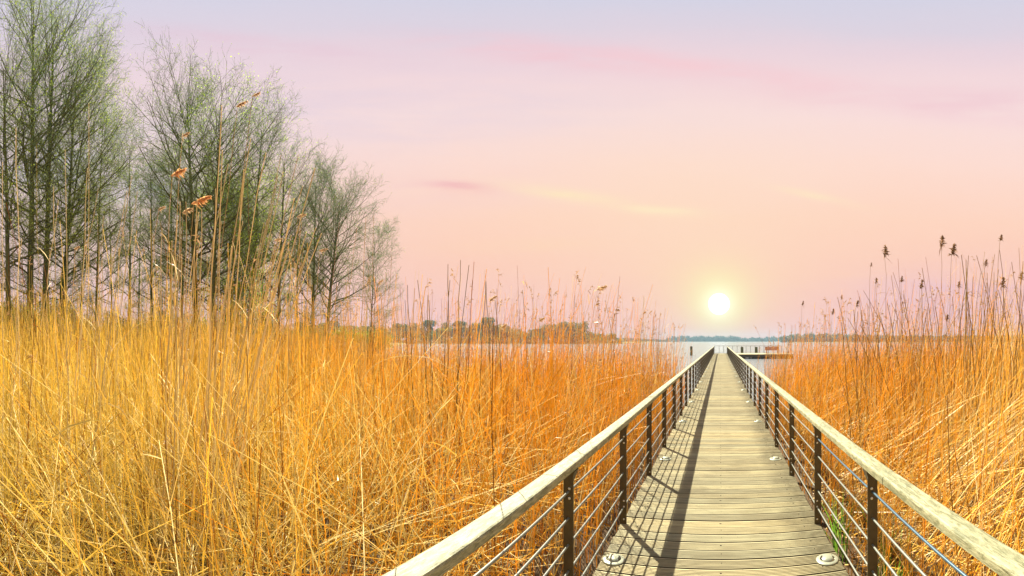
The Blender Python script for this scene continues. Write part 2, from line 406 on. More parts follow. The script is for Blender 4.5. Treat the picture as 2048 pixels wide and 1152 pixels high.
def railing(sx_, label):
    root = tag(empty('handrail_fence', (0, 0, 0)), label, 'railing', 'railings along both sides of the boardwalk')
    pm = make_post_mesh(sx_)
    first = None
    for yy in posts:
        if first is None: o = first = link('post', pm, [M['steel'], M['bolt']], root, (0, yy, 0))
        else: o = first.copy(); sc.collection.objects.link(o); o.parent = root; o.location = (0, yy, 0)
    # handrail boards, rounded
    xc = sx_ * .935; hw = .052; z0, z1 = .944, .992; b = .012
    prof = [(-hw, z0 + .004), (-hw, z1 - b), (-hw + b * .3, z1 - b * .3), (-hw + b, z1), (0, z1 + .002), (hw - b, z1), (hw - b * .3, z1 - b * .3), (hw, z1 - b), (hw, z0 + .004), (hw - .004, z0), (-hw + .004, z0)]
    L_ = SP * 4; y0 = 2.19 - L_
    while y0 < YEND - .2:
        y1 = min(y0 + L_ - .004, YEND)
        g = Geo(); n_ = len(prof); ys = np.linspace(y0, y1, 13)
        off = rng.normal(0, .0015, (2,))
        V = np.array([[(xc + px_ + off[0], yy, pz_ + off[1] + .0015 * math.sin(yy * 1.1)) for px_, pz_ in prof] for yy in ys]).reshape(-1, 3)
        ii = np.arange(len(V)).reshape(13, n_); jj = np.roll(ii, -1, 1)
        F = np.stack([ii[:-1], jj[:-1], jj[1:], ii[1:]], -1).reshape(-1, 4)[:, ::-1].tolist()
        for r_ in (0, 12):
            F += [(ii[r_, 0], ii[r_, t], ii[r_, t + 1], ii[r_, t + 1]) for t in range(1, n_ - 1)]
        g.add(V, F); g.build('handrail', M['rail'], root)
        y0 += L_
    for i, hz in enumerate((.152, .32, .484, .65, .815)):
        xw = xc - sx_ * .012
        def wire(ya, yb, m_):
            ys = np.concatenate([np.arange(ya, yb, SP / 4), [yb]])
            ph = (ys - Z0) / SP * math.pi
            zz = hz - .004 * np.abs(np.sin(ph))
            g = Geo(); tubes(g, [np.stack([np.full(len(ys), xw), ys, zz], 1)], .0075, 8, caps=True)
            o = g.build('wire', m_, root, smooth=True); return o
        if sx_ > 0 and i == 4:
            o = wire(-3.5, Z0 + SP * 1.0, M['cable']); o['label'] = 'blue grey top wire'
            wire(Z0 + SP, YEND, M['tube'])
        else: wire(-3.5, YEND, M['tube'])
    return root
railing(-1, 'wooden topped steel wire railing on the left, casting its shadow on the planks')
railing(1, 'wooden topped steel wire railing beside the right reed bed, its top wire blue grey')

# ------------------------------------------------------------------ deck lights
def deck_light_proto():
    root = empty('deck_light')
    g = Geo(); lathe(g, [(.0001, .001), (.090, .001), (.092, .004), (.086, .009), (.066, .012), (.060, .013)], 32)
    g.build('flange', M['lamp'], root, smooth=True)
    g = Geo(); n = 32; prof = [(.060, .013), (.054, .023), (.040, .031), (.020, .035), (.0001, .036)]
    lathe(g, prof, n)
    V = np.concatenate(g.V); F = np.concatenate(g.F)
    cx = V[F].mean(1); a_ = np.degrees(np.arctan2(cx[:, 1], cx[:, 0])) % 180; r_ = np.hypot(cx[:, 0], cx[:, 1])
    keep = ~(((a_ < 34) | (a_ > 146)) & (r_ > .030))
    g = Geo().add(V, F[keep]); g.build('dome', M['lamp'], root, smooth=True)
    for s_ in (-1, 1):
        g = Geo()
        V = []; 
        for r_, z_ in ((.030, .013), (.054, .0135), (.050, .022), (.036, .0295)):
            for t in np.linspace(-.62, .62, 7): V.append((s_ * r_ * math.cos(t), r_ * math.sin(t), z_))
        ii = np.arange(28).reshape(4, 7)
        g.add(V, np.stack([ii[:-1, :-1], ii[:-1, 1:], ii[1:, 1:], ii[1:, :-1]], -1).reshape(-1, 4)); g.build('lens', M['slot'], root)
    return root
def copy_tree(o, parent=None):
    c_ = o.copy(); sc.collection.objects.link(c_); c_.parent = parent
    for ch in o.children: copy_tree(ch, c_)
    return c_
proto = deck_light_proto(); first = True
ORD = ['nearest', 'second nearest', 'third nearest', 'fourth nearest', 'fifth nearest', 'sixth nearest']
for k in range(12):
    for sx_ in (-1, 1):
        o = proto if first else copy_tree(proto); first = False
        o.location = (sx_ * (.845 if k == 0 else .815), 3.27 + 2.94 * k, .0)
        o.rotation_euler = (0, 0, R(float(rng.uniform(-9, 9))))
        side_ = 'left' if sx_ < 0 else 'right'
        if k < 6: lb = 'round pale metal deck light, %s one along the %s edge of the planks' % (ORD[k], side_)
        else: lb = 'small far deck light among the distant ones at the %s deck edge' % side_
        if k == 0 and sx_ < 0: lb = 'round pale deck light crossed by a thin wire shadow, nearest by the left railing'
        tag(o, lb, 'deck light', 'deck lights along the plank edges' if k < 6 else 'distant deck lights by the %s railing' % side_)

# ------------------------------------------------------------------ platform at the end, bench, piles
pf = tag(empty('viewing_platform', (5.6, 58.5, 0)), 'timber viewing platform beside the far end of the boardwalk', 'platform')
g = Geo()
for q, yy in enumerate(np.arange(-3.0, 3.0, .15)):
    t = rng.uniform(.85, 1.15); box(g, (-4.55, yy, -.035), (4.1, yy + .143, 0), (t, t, t))
g.build('deck', M['deck'], pf)
g = Geo(); box(g, (-4.5, -2.98, -.40), (4.05, -2.88, -.037)); g.build('fascia', M['beam'], pf)
g = Geo(); box(g, (-4.5, 2.85, -.40), (4.05, 2.95, -.037)); g.build('fascia', M['beam'], pf)
for xx in np.arange(-4.1, 4.1, 1.35):
    for yy in (-2.6, 2.5):
        g = Geo(); tubes(g, [[(xx, yy, -1.6), (xx, yy, -.05)]], .11, 10, caps=True); g.build('pile', M['pile'], pf, smooth=True)
for xx in (-3.2, 0, 3.2):
    g = Geo(); box(g, (xx - .9, -2.7, -.56), (xx + .9, 2.7, -.41), bev=.02); g.build('float', M['beam'], pf)
pr_ = tag(empty('platform_railing', (4.3, 61.1, 0)), 'thin dark railing along the lake side of the far platform', 'railing')
g = Geo(); tubes(g, [[(-5.2, 0, 1.04), (4.6, 0, 1.04)], ], .022, 6, caps=True); g.build('top_rail', M['steel'], pr_, smooth=True)
g = Geo(); tubes(g, [[(-5.2, 0, .12), (4.6, 0, .12)]], .010, 6, caps=True); g.build('bottom_rail', M['tube'], pr_, smooth=True)
for xx in np.arange(-5.15, 4.65, .65):
    g = Geo(); box(g, (xx - .024, -.025, .0), (xx + .024, .025, 1.03)); g.build('post', M['steel'], pr_)
bn = tag(empty('park_bench', (7.25, 58.9, 0)), 'orange brown slatted bench on the far viewing platform', 'bench')
g = Geo()
for q in range(4): box(g, (-1.0, -.25 + q * .115, .42), (1.0, -.15 + q * .115, .45), bev=.006)
g.build('seat', M['bench'], bn)
g = Geo()
for q in range(4): box(g, (-1.0, .25 + q * .02, .47 + q * .125), (1.0, .285 + q * .02, .58 + q * .125), bev=.006)
g.build('backrest', M['bench'], bn)
for xx in (-.8, .8):
    g = Geo(); box(g, (xx - .03, -.24, 0), (xx + .03, -.17, .415)); box(g, (xx - .03, .19, 0), (xx + .03, .248, .93)); box(g, (xx - .03, -.165, .36), (xx + .03, .185, .415)); g.build('leg', M['steel'], bn)
def pile_obj(x_, y_, top, r_, label):
    root = tag(empty('mooring_pile', (x_, y_, WATER)), label, 'mooring pile')
    g = Geo(); zb, zt = -1.4, top - WATER; ys = np.linspace(zb, zt - .05, 8)
    P = np.array([[(.02 * math.sin(q * 2.1), .02 * math.cos(q * 1.7), q) for q in ys]])
    tubes(g, P, r_ * np.linspace(1.05, .97, 8)[None], 12, caps=True); g.build('post', M['pile'], root, smooth=False)
    g = Geo(); lathe(g, [(r_ * 1.01, 0), (r_ * 1.03, .03), (r_ * .8, .075), (.001, .09)], 12, c=(0, 0, zt - .05)); g.build('cap', M['beam'], root)
pile_obj(-4.75, 68.5, .86, .20, 'dark round mooring pile alone in open water left of the boardwalk')
pile_obj(3.15, 62.1, .86, .21, 'mossy mooring pile behind the platform railing, nearer the boardwalk')
pile_obj(5.25, 62.1, .86, .22, 'mossy mooring pile behind the platform railing, nearer the orange bench')

# ------------------------------------------------------------------ reeds
def az(px): return (px - 1441) / 845.0
def at(px, d): return d * math.sin(az(px)), d * math.cos(az(px))
def reed_col(x, y, n):
    """straw in the stand on the left, rust orange towards the boardwalk and on the right"""
    a = np.arctan2(x, y)
    k = np.clip((a + .42) / -1.0, 0, 1)
    k = np.where(a > 0, .12 + .35 * np.clip((a - .35) / .5, 0, 1), k)
    k = np.clip(k + rng.normal(0, .16, n), 0, 1)[:, None]
    orange = np.array((.93, .53, .045)); straw = np.array((.95, .77, .22))
    c_ = orange * (1 - k) + straw * k
    br = rng.uniform(.62, 1.18, (n, 1))
    pale = (rng.random((n, 1)) < .15)
    c_ = np.where(pale, np.array((.90, .76, .40)), c_)
    dark = (rng.random((n, 1)) < .10)
    c_ = np.where(dark, np.array((.44, .17, .02)), c_)
    return c_ * br
def dens_h(a):
    """height of the dense layer by bearing"""
    return np.interp(a, [-2.1, -1.2, -.95, -.7, -.3, 0, .1, .3, .7], [3.0, 2.9, 2.5, 1.85, 1.5, 1.4, 1.45, 2.0, 2.7])
def scatter(n, d0, d1, a0, a1, gap=1.12):
    d = np.sqrt(rng.uniform(d0 * d0, d1 * d1, n)); a = rng.uniform(a0, a1, n)
    x = d * np.sin(a); y = d * np.cos(a)
    keep = (np.abs(x) > gap)
    # patchy clumps
    f = .5 + .5 * np.sin(x * 1.9 + 2.3 * np.sin(y * .8)) * np.sin(y * 1.6 + 1.7 * np.sin(x * .9))
    keep &= rng.random(n) < (.45 + .55 * f)
    a_ = np.arctan2(x, y)     # open water close to the boardwalk farther out
    lim_ = np.where(x > 0, .115, .10) + rng.normal(0, .025, n)
    keep &= ~((d > 13.5) & (np.abs(a_) < lim_)) & ~((d > 19) & (np.abs(a_) < .22) & (rng.random(n) < .5))
    return x[keep], y[keep]
def stems(g, x, y, H, lean, r0, k=4, sides=3, dirbias=None, z0=None, sag=.0, pale=0.0):
    n = len(x)
    z = ground_z(x, y) - .03 if z0 is None else z0
    phi = rng.uniform(0, 6.283, n)
    if dirbias is not None:
        b = rng.random(n) < dirbias[1]; phi = np.where(b, dirbias[0] + rng.normal(0, .45, n), phi)
    t = np.linspace(0, 1, k)[None, :]
    bend = rng.uniform(.3, 1.0, n)[:, None]
    L = (H / np.maximum(np.cos(lean), .15))[:, None]
    hor = L * np.sin(lean)[:, None] * (t * (1 - bend * .5) + bend * .5 * t ** 2)
    ver = L * np.cos(lean)[:, None] * t - sag * L * t ** 2.5
    wob = rng.normal(0, .012, (n, k, 2)) * t[..., None]
    P = np.stack([x[:, None] + hor * np.cos(phi)[:, None] + wob[..., 0], y[:, None] + hor * np.sin(phi)[:, None] + wob[..., 1], z[:, None] + ver], -1)
    # keep the walkway clear
    lim = 1.05; bad = (np.abs(P[..., 0]) < lim) & (P[..., 2] > -.3)
    ok = ~bad.any(1)
    P = P[ok]; x = x[ok]; y = y[ok]; n = len(x)
    C = reed_col(x, y, n)
    if pale:
        pk = (rng.random((n, 1)) < pale) * np.where(np.arctan2(x, y) < -.55, 1.0, .45)[:, None]
        C = C * (1 - pk) + np.array((.95, .83, .42)) * pk
    taper = np.linspace(1, .45, k)[None]
    rr_ = (r0 * rng.uniform(.65, 1.35, n))[:, None] * taper
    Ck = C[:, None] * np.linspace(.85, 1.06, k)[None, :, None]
    tubes(g, P, rr_, sides, Ck)
    return P, C
def leaves(g, P, C, frac, Lr=(.2, .55), w=.006):
    n = len(P); s = rng.random(n) < frac; P = P[s]; C = C[s]; n = len(P)
    if not n: return
    k = P.shape[1]; i = rng.integers(1, k - 1, n); f = rng.random((n, 1))
    p0 = P[np.arange(n), i] * (1 - f) + P[np.arange(n), i + 1] * f
    a = rng.uniform(0, 6.283, n); L = rng.uniform(*Lr, n)[:, None]
    dirh = np.stack([np.cos(a), np.sin(a)], 1)
    t = np.array([0, .35, .7, 1.0])[None, :, None]
    hxy = p0[:, None, :2] + dirh[:, None] * L[:, None] * (t * .75)
    up = rng.uniform(.2, .9, (n, 1, 1)); hz = p0[:, None, 2:] + L[:, None] * (t * up - t ** 2 * rng.uniform(-.2, .9, (n, 1, 1)))
    Q = np.concatenate([hxy, hz], -1)
    ok = ~((np.abs(Q[..., 0]) < 1.02) & (Q[..., 2] > -.3)).any(1)
    tubes(g, Q[ok], (w * np.array([.6, 1, .7, .1]))[None].repeat(ok.sum(), 0), 2, C[ok] * np.array((.80, .74, .62)))
def plumes(g, tip, dirv, n_str, size, col, spr=.38):
    """panicles at the stem tips: many short drooping strands along an axis that points along dirv"""
    n = len(tip); size = np.broadcast_to(size, (n,)); D = nrm(dirv)[:, None]
    f = rng.random((n, n_str, 1)) ** .85
    base_ = tip[:, None] + D * (f - .15) * size[:, None, None] * .8
    base_[..., 2:] -= (f * .35) ** 2 * size[:, None, None]
    L = size[:, None, None] * rng.uniform(.22, .48, (n, n_str, 1)) * (1.15 - .8 * f)
    W_ = nrm(D * rng.uniform(.5, 1.0, (n, n_str, 1)) + rng.normal(0, spr, (n, n_str, 3)) + np.array((.25, .05, 0)))
    t = np.array([0, .5, 1.0])[None, None, :, None]
    Q = base_[:, :, None] + W_[:, :, None] * L[:, :, None] * t
    Q[..., 2] -= (L * rng.uniform(.2, .8, (n, n_str, 1))) * t[..., 0] ** 2
    Q = Q.reshape(-1, 3, 3)
    cc = np.repeat(np.broadcast_to(col, (n, 3)), n_str, 0) * rng.uniform(.6, 1.25, (len(Q), 1))
    w = np.repeat(size, n_str)[:, None] * np.array([.012, .024, .003])[None]
    tubes(g, Q, w, 2, cc)
WIND = -.35    # stalks tend to lean towards +X
PLC = np.array((.43, .26, .12))
def reed_side(a0, a1, scale, name, label):
    g = Geo(); gp = Geo()
    A = abs(a1 - a0)
    def nn(d0, d1, rho): return int(.5 * A * (d1 * d1 - d0 * d0) * rho)
    # upright broken stems, near to far
    for d0, d1, rho, r0, k in ((1.3, 5, 58, .0042, 5), (5, 10, 62, .0052, 4), (10, 17, 44, .0064, 4), (17, 27, 13, .0085, 3)):
        x, y = scatter(nn(d0, d1, rho), d0, d1, a0, a1)
        aa_ = np.arctan2(x, y); dd = np.hypot(x, y)
        H = dens_h(aa_) * rng.uniform(.35, 1.0, len(x)) ** .7
        if d0 >= 17: H = H * 1.2 + .5
        H *= np.clip(.50 + dd / 8.5, 0, 1.0)
        P, C = stems(g, x, y, H, np.abs(rng.normal(0, .17, len(x))), r0, k, 3, (WIND, .4))
        leaves(g, P, C, .12 if d0 < 17 else .10, w=.0038 if d0 < 10 else .008)
    # fallen and strongly leaning stems (litter layer)
    for d0, d1, rho, r0 in ((1.5, 6, 235, .0042), (6, 11, 120, .0050), (11, 17, 28, .0062)):
        x, y = scatter(nn(d0, d1, rho), d0, d1, a0, a1, 1.2)
        n = len(x); lean = rng.uniform(.35, 1.42, n); Ls = rng.uniform(.8, 2.4, n)
        zz = ground_z(x, y) + rng.exponential(.16, n)
        P, C = stems(g, x, y, Ls * np.cos(lean), lean, r0, 4, 3, (WIND - .5, .55), zz, .05, .38)
        leaves(g, P, C, .12, (.12, .32), .0038)
    # tall thin stems standing out of the mass
    for d0, d1, rho, r0, pf_ in ((3.4, 7, 10.0, .0042, .02), (7, 13, 16.0, .0052, .20), (13, 27, 21.0, .0066, .40)):
        x, y = scatter(nn(d0, d1, rho), d0, d1, a0, a1, 1.5)
        aa_ = np.arctan2(x, y); dd = np.hypot(x, y)
        hi_ = np.interp(aa_, [-2.1, -1.5, -1.15, -.85, -.6, -.2, -.03, .08, .25, .42, .6, .8], [4.4, 4.3, 4.1, 3.8, 4.0, 3.9, 2.9, 2.7, 3.4, 4.2, 4.6, 4.7])
        H = 1.7 + (hi_ - 1.7) * rng.random(len(x)) ** 1.3
        H = np.where(dd > 13, np.minimum(H, 2.2 + (hi_ - 2.2) * .85), H)
        H = np.where(aa_ > -.95, np.minimum(H, 2.3 + (hi_ - 2.3) * np.clip(dd / 10, 0, 1) * rng.uniform(.6, 1, len(x))), H)
        P, C = stems(g, x, y, H, np.abs(rng.normal(.06, .13, len(x))), r0, 6, 3, (WIND, .65))
        leaves(g, P, C, .22 if d0 > 6 else .0, (.15, .4), .0045)
        s = rng.random(len(P)) < pf_
        if s.any():
            tip = P[s, -1]; dv = nrm(P[s, -1] - P[s, -2]); dv[:, :2] += rng.normal(0, .4, (len(dv), 2))
            plumes(gp, tip, dv, 16, rng.uniform(.20, .36, s.sum()), PLC)
    V0 = g.n
    # merge plumes as a second material
    off = g.n
    if gp.n:
        g.V += gp.V; g.C += gp.C; g.F += [f + off for f in gp.F]; g.M += [np.full(len(f), 1) for f in gp.F]; g.n += gp.n
    o = g.build(name, [M['reed'], M['plume']])
    tag(o, label, 'reeds', None, 'stuff')
reed_side(-2.05, -.035, 1, 'reeds', 'dense bed of dry golden reeds spreading left of the boardwalk')
reed_side(.035, .95, 1, 'reeds', 'dense bed of dry orange reeds right of the boardwalk')
# reeds under the left trees, on the land
g = Geo()
x, y = scatter(15000, 26, 46, -2.0, -.85)
P, C = stems(g, x, y, rng.uniform(1.2, 2.9, len(x)), np.abs(rng.normal(0, .12, len(x))), .012, 3, 3, (WIND, .3))
leaves(g, P, C, .3, (.3, .8), .016)
tag(g.build('reeds', M['reed']), 'pale reeds on the bank beneath the tall bare trees', 'reeds', None, 'stuff')
# fresh green shoots
g = Geo()
for (px, d, n, s_) in ((655, 9.5, 60, .25), (1672, 4.4, 22, .07), (1790, 3.3, 14, .05), (1765, 3.9, 10, .06), (700, 8.5, 30, .3)):
    cx, cy = at(px, d); x = cx + rng.normal(0, s_, n); y = cy + rng.normal(0, s_, n)
    x = np.where(np.abs(x) < 1.15, np.sign(x) * 1.2, x)
    H = rng.uniform(.3, .8, n) * (1.6 if d > 8 else 1); t = np.linspace(0, 1, 4)[None]; ph = rng.uniform(0, 6.28, n)[:, None]; ln = rng.uniform(.05, .3, n)[:, None]
    P = np.stack([x[:, None] + ln * t ** 2 * np.cos(ph), y[:, None] + ln * t ** 2 * np.sin(ph), ground_z(x, y)[:, None] + H[:, None] * t], -1)
    tubes(g, P, np.array([[.007, .008, .005, .001]]).repeat(n, 0), 2, np.array((.16, .30, .03)) * rng.uniform(.7, 1.3, (n, 1)))
tag(g.build('green_shoots', M['leaf']), 'fresh green shoots sprouting low among the dry reeds', 'shoots', None, 'stuff')

# individual tall stalks that can be told apart
def stalk(basepx, d, toppx, topy, plume=0.0, label=None, group=None, droop=0.0, col=None, r=.006, pc=None, topd=None, sweep=0.0):
    x0, y0 = at(basepx, d); z0 = float(ground_z(x0, y0)) - .03
    td = topd or d; x1, y1 = at(toppx, td); z1 = EYE + (682 - topy) / 845.0 * td
    g = Geo(); t = np.linspace(0, 1, 12)
    P = np.stack([x0 + (x1 - x0) * (t * .3 + .7 * t ** 2.4), y0 + (y1 - y0) * t, z0 + (z1 - z0) * t - droop * np.clip(t - .75, 0, 1) ** 2 * 4 * .0], 1)
    P[1:-1, :2] += rng.normal(0, .008, (10, 2))
    if abs(P[:, 0]).min() < 1.05: P[:, 0] = np.sign(x0) * np.maximum(np.abs(P[:, 0]), 1.06)
    org = np.array((x0, y0, z0)); root = empty('reed_stalk', org)
    c_ = np.array(col) if col is not None else np.array((.60, .42, .17)) * rng.uniform(.7, 1.15)
    tubes(g, (P - org)[None], (r * np.linspace(1, .5, 12))[None], 5, c_[None])
    g.build('stem', M['reed'], root, smooth=True)
    nl = 2; i = rng.integers(4, 10, nl); p0 = (P - org)[i]; a = rng.uniform(0, 6.283, nl); L = rng.uniform(.2, .42, nl)
    tt = np.array([0, .35, .7, 1.0])[None, :]
    Q = np.stack([p0[:, :1] + np.cos(a)[:, None] * L[:, None] * tt * .5, p0[:, 1:2] + np.sin(a)[:, None] * L[:, None] * tt * .5, p0[:, 2:] + L[:, None] * (tt * .8 - tt ** 2 * .35)], -1)
    if abs(org[0]) > 1.7 and d < 9 and rng.random() < .3:
        for q in range(nl):
            gl = Geo(); tubes(gl, Q[q:q + 1], np.array([[.002, .0045, .003, .0006]]), 2, c_[None] * 1.1); gl.build('leaf', M['reed'], root)
    if plume:
        gp = Geo(); dv = nrm((P[-1] - P[-2])[None]) * (1 if sweep else 1.6) + np.array([[2.6, 1.4, 0.0]]) * sweep + np.array([[.3, .1, -.2]])
        plumes(gp, (P[-1] - org)[None], nrm(dv), 110, np.array([plume * (1.15 if sweep > .5 else 1.4)]), np.array(pc if pc else (.38, .19, .08)), .2 if sweep > .5 else .42)
        gp.build('plume', M['plume'], root)
    tag(root, label, 'reed', group)
    return root
GL = 'tall single reeds above the left reed bed'; GR = 'tall single reeds above the right reed bed'
# plumed ones: (base px, distance, top px, top y, plume size, label)
for a_ in (
    (300, 4.6, 345, 350, .24, 'tall reed with a rust feathery plume blown sideways, left of the darker pair of plumes'),
    (330, 4.2, 388, 405, .26, 'tall reed with the darkest rust plume, in the middle of the left clump'),
    (322, 4.3, 366, 424, .16, 'tall reed with a small tan plume just below the darkest rust plume'),
    (400, 4.6, 505, 192, .12, 'tallest reed of the left clump, its thin pale tip against the sky'),
    (390, 4.9, 475, 212, .17, 'very tall reed with a loose pale plume beside the tallest tip'),
    (310, 5.4, 365, 272, .15, 'tall reed with a faded narrow plume before the middle alder trunk'),
    (240, 5.2, 318, 418, .13, 'reed with a short tan plume left of the rust plumes'),
    (120, 5.0, 150, 497, .12, 'reed with a small ragged plume before the far left trunks'),
    (560, 7.5, 596, 432, .20, 'reed with a buff plume before the leafy green tree'),
    (520, 7.0, 550, 480, .18, 'reed with a drooping buff plume low before the green tree'),
    (610, 8.5, 640, 500, .20, 'reed with a pale plume before the forked bare tree'),
    (800, 8.0, 757, 566, .12, 'short leaning reed with a brown tuft right of the last tree'),
    (1010, 8.5, 980, 600, .17, 'reed with a hanging brown tuft over the far bank trees'),
    (1165, 10.5, 1196, 578, .25, 'lone reed with an upright dark plume standing highest near the middle'),
    (1000, 9.0, 1002, 655, .16, 'low reed with a brown tuft before the far bank'),
    (1075, 11.0, 1080, 640, .16, 'reed with a thin tuft before the rounded far trees')):
    stalk(*a_[:5], label=a_[5], group=GL, r=.0055, sweep=1.0 if a_[0] < 700 else .25, pc=(.85, .48, .20) if a_[4] > .2 and a_[0] < 400 else (.66, .46, .25))
for a_ in (
    (1775, 8.0, 1769, 512, .25, 'reed with a large dark upright plume, left of the two tallest plumed reeds'),
    (1885, 7.5, 1882, 490, .22, 'tallest upright plume in the right reed bed'),
    (1895, 7.0, 1903, 508, .24, 'reed with a ragged hanging plume just right of the tallest plume'),
    (1600, 13., 1604, 610, .16, 'outermost short reed tuft beside the boardwalk, over the lake'),
    (1735, 8.5, 1741, 532, .09, 'slim reed bent over with a tiny tuft, left of the large dark plume'),
    (1760, 9.0, 1751, 566, .14, 'reed with a small brown tuft beneath the large dark plume'),
    (1810, 8.5, 1802, 563, .14, 'reed with a hooked brown tuft between the tall plumes'),
    (1835, 8.5, 1840, 575, .20, 'reed with a shaggy brown plume hanging to the left'),
    (1925, 8.0, 1917, 574, .14, 'reed with a hooked tuft below the tallest plumes'),
    (1980, 6.5, 2000, 480, .12, 'thin curved reed drooping a feathery tip near the right edge'),
    (1990, 7.5, 2003, 572, .20, 'reed with a grey brown plume hanging right, near the right edge'),
    (2035, 7.0, 2042, 556, .14, 'rightmost reed tuft at the edge of the view'),
    (1940, 7.0, 1970, 530, .13, 'reed with a bent narrow tuft between two crossing stalks'),
    (1690, 10., 1682, 598, .12, 'reed with a curled tuft low on the left slope of the right reed bed'),
    (1655, 11., 1664, 628, .18, 'reed with a broad buff plume near the lake gap'),
    (1705, 10., 1712, 612, .18, 'reed with a broad brown plume before the right far bank'),
    (1895, 8.0, 1893, 640, .14, 'short reed with a ragged tuft inside the right reed bed')):
    stalk(*a_[:5], label=a_[5], group=GR, r=.0055, pc=(.27, .155, .075), col=(.34, .21, .07))
# bare ones
for i in range(44):
    b = rng.uniform(285, 440); f = rng.random()
    stalk(b, rng.uniform(2.9, 4.6), 320 + (b - 285) * 1.15 + rng.uniform(-40, 170), 190 + 330 * rng.random() ** .7, label='bare tall reed stalk in the leaning clump at the left', group='bare stalks of the leaning left clump', r=.0066, col=np.array((.80, .63, .33)) * rng.uniform(.7, 1.1))
for i in range(18):
    b = rng.uniform(-20, 200)
    stalk(b, rng.uniform(3.0, 5.0), b + rng.uniform(-20, 150), rng.uniform(240, 540), label='bare tall reed stalk before the leftmost trees', group='bare stalks at the far left', r=.0060, col=np.array((.80, .65, .36)) * rng.uniform(.7, 1.1))
for i in range(16):
    b = rng.uniform(470, 760)
    stalk(b, rng.uniform(5, 8), b + rng.uniform(-40, 60), rng.uniform(430, 600), label='bare reed stalk reaching up before the smaller trees', group='bare stalks before the smaller trees', r=.0055)
for (b, d, tx, ty) in ((895, 7, 896, 528), (912, 7, 921, 520), (905, 7, 938, 530), (880, 7.2, 900, 560), (930, 7.5, 945, 560), (955, 8, 972, 562), (985, 7.5, 972, 562), (1010, 7.8, 990, 600), (830, 7.5, 815, 570), (820, 8, 810, 600), (848, 8, 856, 590), (868, 7.6, 858, 600), (1060, 9, 1045, 580), (1140, 10, 1150, 590), (865, 7.4, 835, 560), (1240, 12, 1210, 600)):
    stalk(b, d, tx, ty, label='dark broken reed stalk standing against the sky left of the sun', group='dark broken stalks in the middle', r=.009, col=np.array((.22, .16, .06)) * rng.uniform(.8, 1.3))
for i in range(85):
    b = rng.uniform(1700, 2110); hgt = np.interp(b, [1700, 1790, 1900, 2000, 2110], [610, 560, 505, 480, 470]) + rng.uniform(0, 130)
    stalk(b, rng.uniform(5.0, 9.0), b + rng.normal(-10, 46), hgt, label='bare slanting reed stalk above the right reed bed', group='bare stalks in the right reed bed', r=.0075, col=np.array((.34, .20, .055)) * rng.uniform(.7, 1.3))

# arching fallen stems
def arch(pts, label, r=.006):
    P = np.array([(*at(px, d), EYE + (682 - yy) / 845.0 * d) for px, yy, d in pts])
    t = np.linspace(0, len(P) - 1, 24); Q = np.stack([np.interp(t, range(len(P)), P[:, k]) for k in range(3)], 1)
    for _ in range(4): Q[1:-1] = (Q[:-2] + 2 * Q[1:-1] + Q[2:]) / 4
    g = Geo(); tubes(g, (Q - Q[0])[None], (r * np.linspace(1, .4, 24))[None], 5, np.array((.80, .66, .34))[None])
    tag(g.build('reed_stalk', M['reed'], loc=Q[0], smooth=True), label, 'reed', 'arching reeds bent over the left reed bed')
arch([(725, 760, 5.5), (745, 730, 5.5), (790, 711, 5.4), (850, 712, 5.4), (885, 728, 5.3), (925, 752, 5.2)], 'long pale reed arching like a bow in the middle of the left bed')
arch([(235, 770, 4.2), (232, 705, 4.2), (250, 670, 4.2), (285, 642, 4.2), (330, 640, 4.2)], 'pale reed curling over before the left clump')
arch([(430, 893, 3.8), (490, 868, 3.7), (545, 862, 3.6), (640, 870, 3.5)], 'pale reed stem lying in a low bow in the left bed')
arch([(368, 790, 3.6), (375, 830, 3.5), (376, 890, 3.4)], 'short pale broken reed hanging in the left clump')
arch([(425, 765, 3.6), (420, 820, 3.5), (424, 850, 3.4)], 'short white reed splinter right of the left clump')

# ------------------------------------------------------------------ trees
def grow(P, Rr, per, t0, t1, Lf, ang, k, up, wig, bias=None, spread=1.0):
    """children of every path in P (n,K,3): per each; returns paths and start radius"""
    n, K, _ = P.shape
    s = (np.arange(per)[None] + rng.random((n, per))) / per
    s = t0 + (t1 - t0) * s ** spread
    f = s * (K - 1); i = np.minimum(f.astype(int), K - 2); w = (f - i)[..., None]
    ar = np.arange(n)[:, None]
    p0 = P[ar, i] * (1 - w) + P[ar, i + 1] * w
    T = nrm(P[ar, i + 1] - P[ar, i]); r0 = Rr[ar, i] * (1 - w[..., 0]) + Rr[ar, i + 1] * w[..., 0]
    rnd = rng.normal(0, 1, (n, per, 3)); 
    if bias is not None: rnd = rnd + np.array(bias)
    perp = nrm(rnd - (rnd * T).sum(-1, keepdims=True) * T)
    a = ang(s) if callable(ang) else ang
    a = (a + rng.normal(0, .12, (n, per)))[..., None]
    D = T * np.cos(a) + perp * np.sin(a)
    L = Lf(s) * rng.uniform(.65, 1.2, (n, per))
    t = np.linspace(0, 1, k)[None, None, :, None]
    Q = p0[:, :, None] + D[:, :, None] * L[..., None, None] * t
    Q[..., 2] += (up * L)[..., None] * t[..., 0] ** 2
    Q += np.cumsum(rng.normal(0, 1, Q.shape) * (t > 0), 2) * (wig * L)[..., None, None]
    return Q.reshape(-1, k, 3), np.repeat(r0[..., None], 1, -1).reshape(-1), L.reshape(-1), s.reshape(-1)
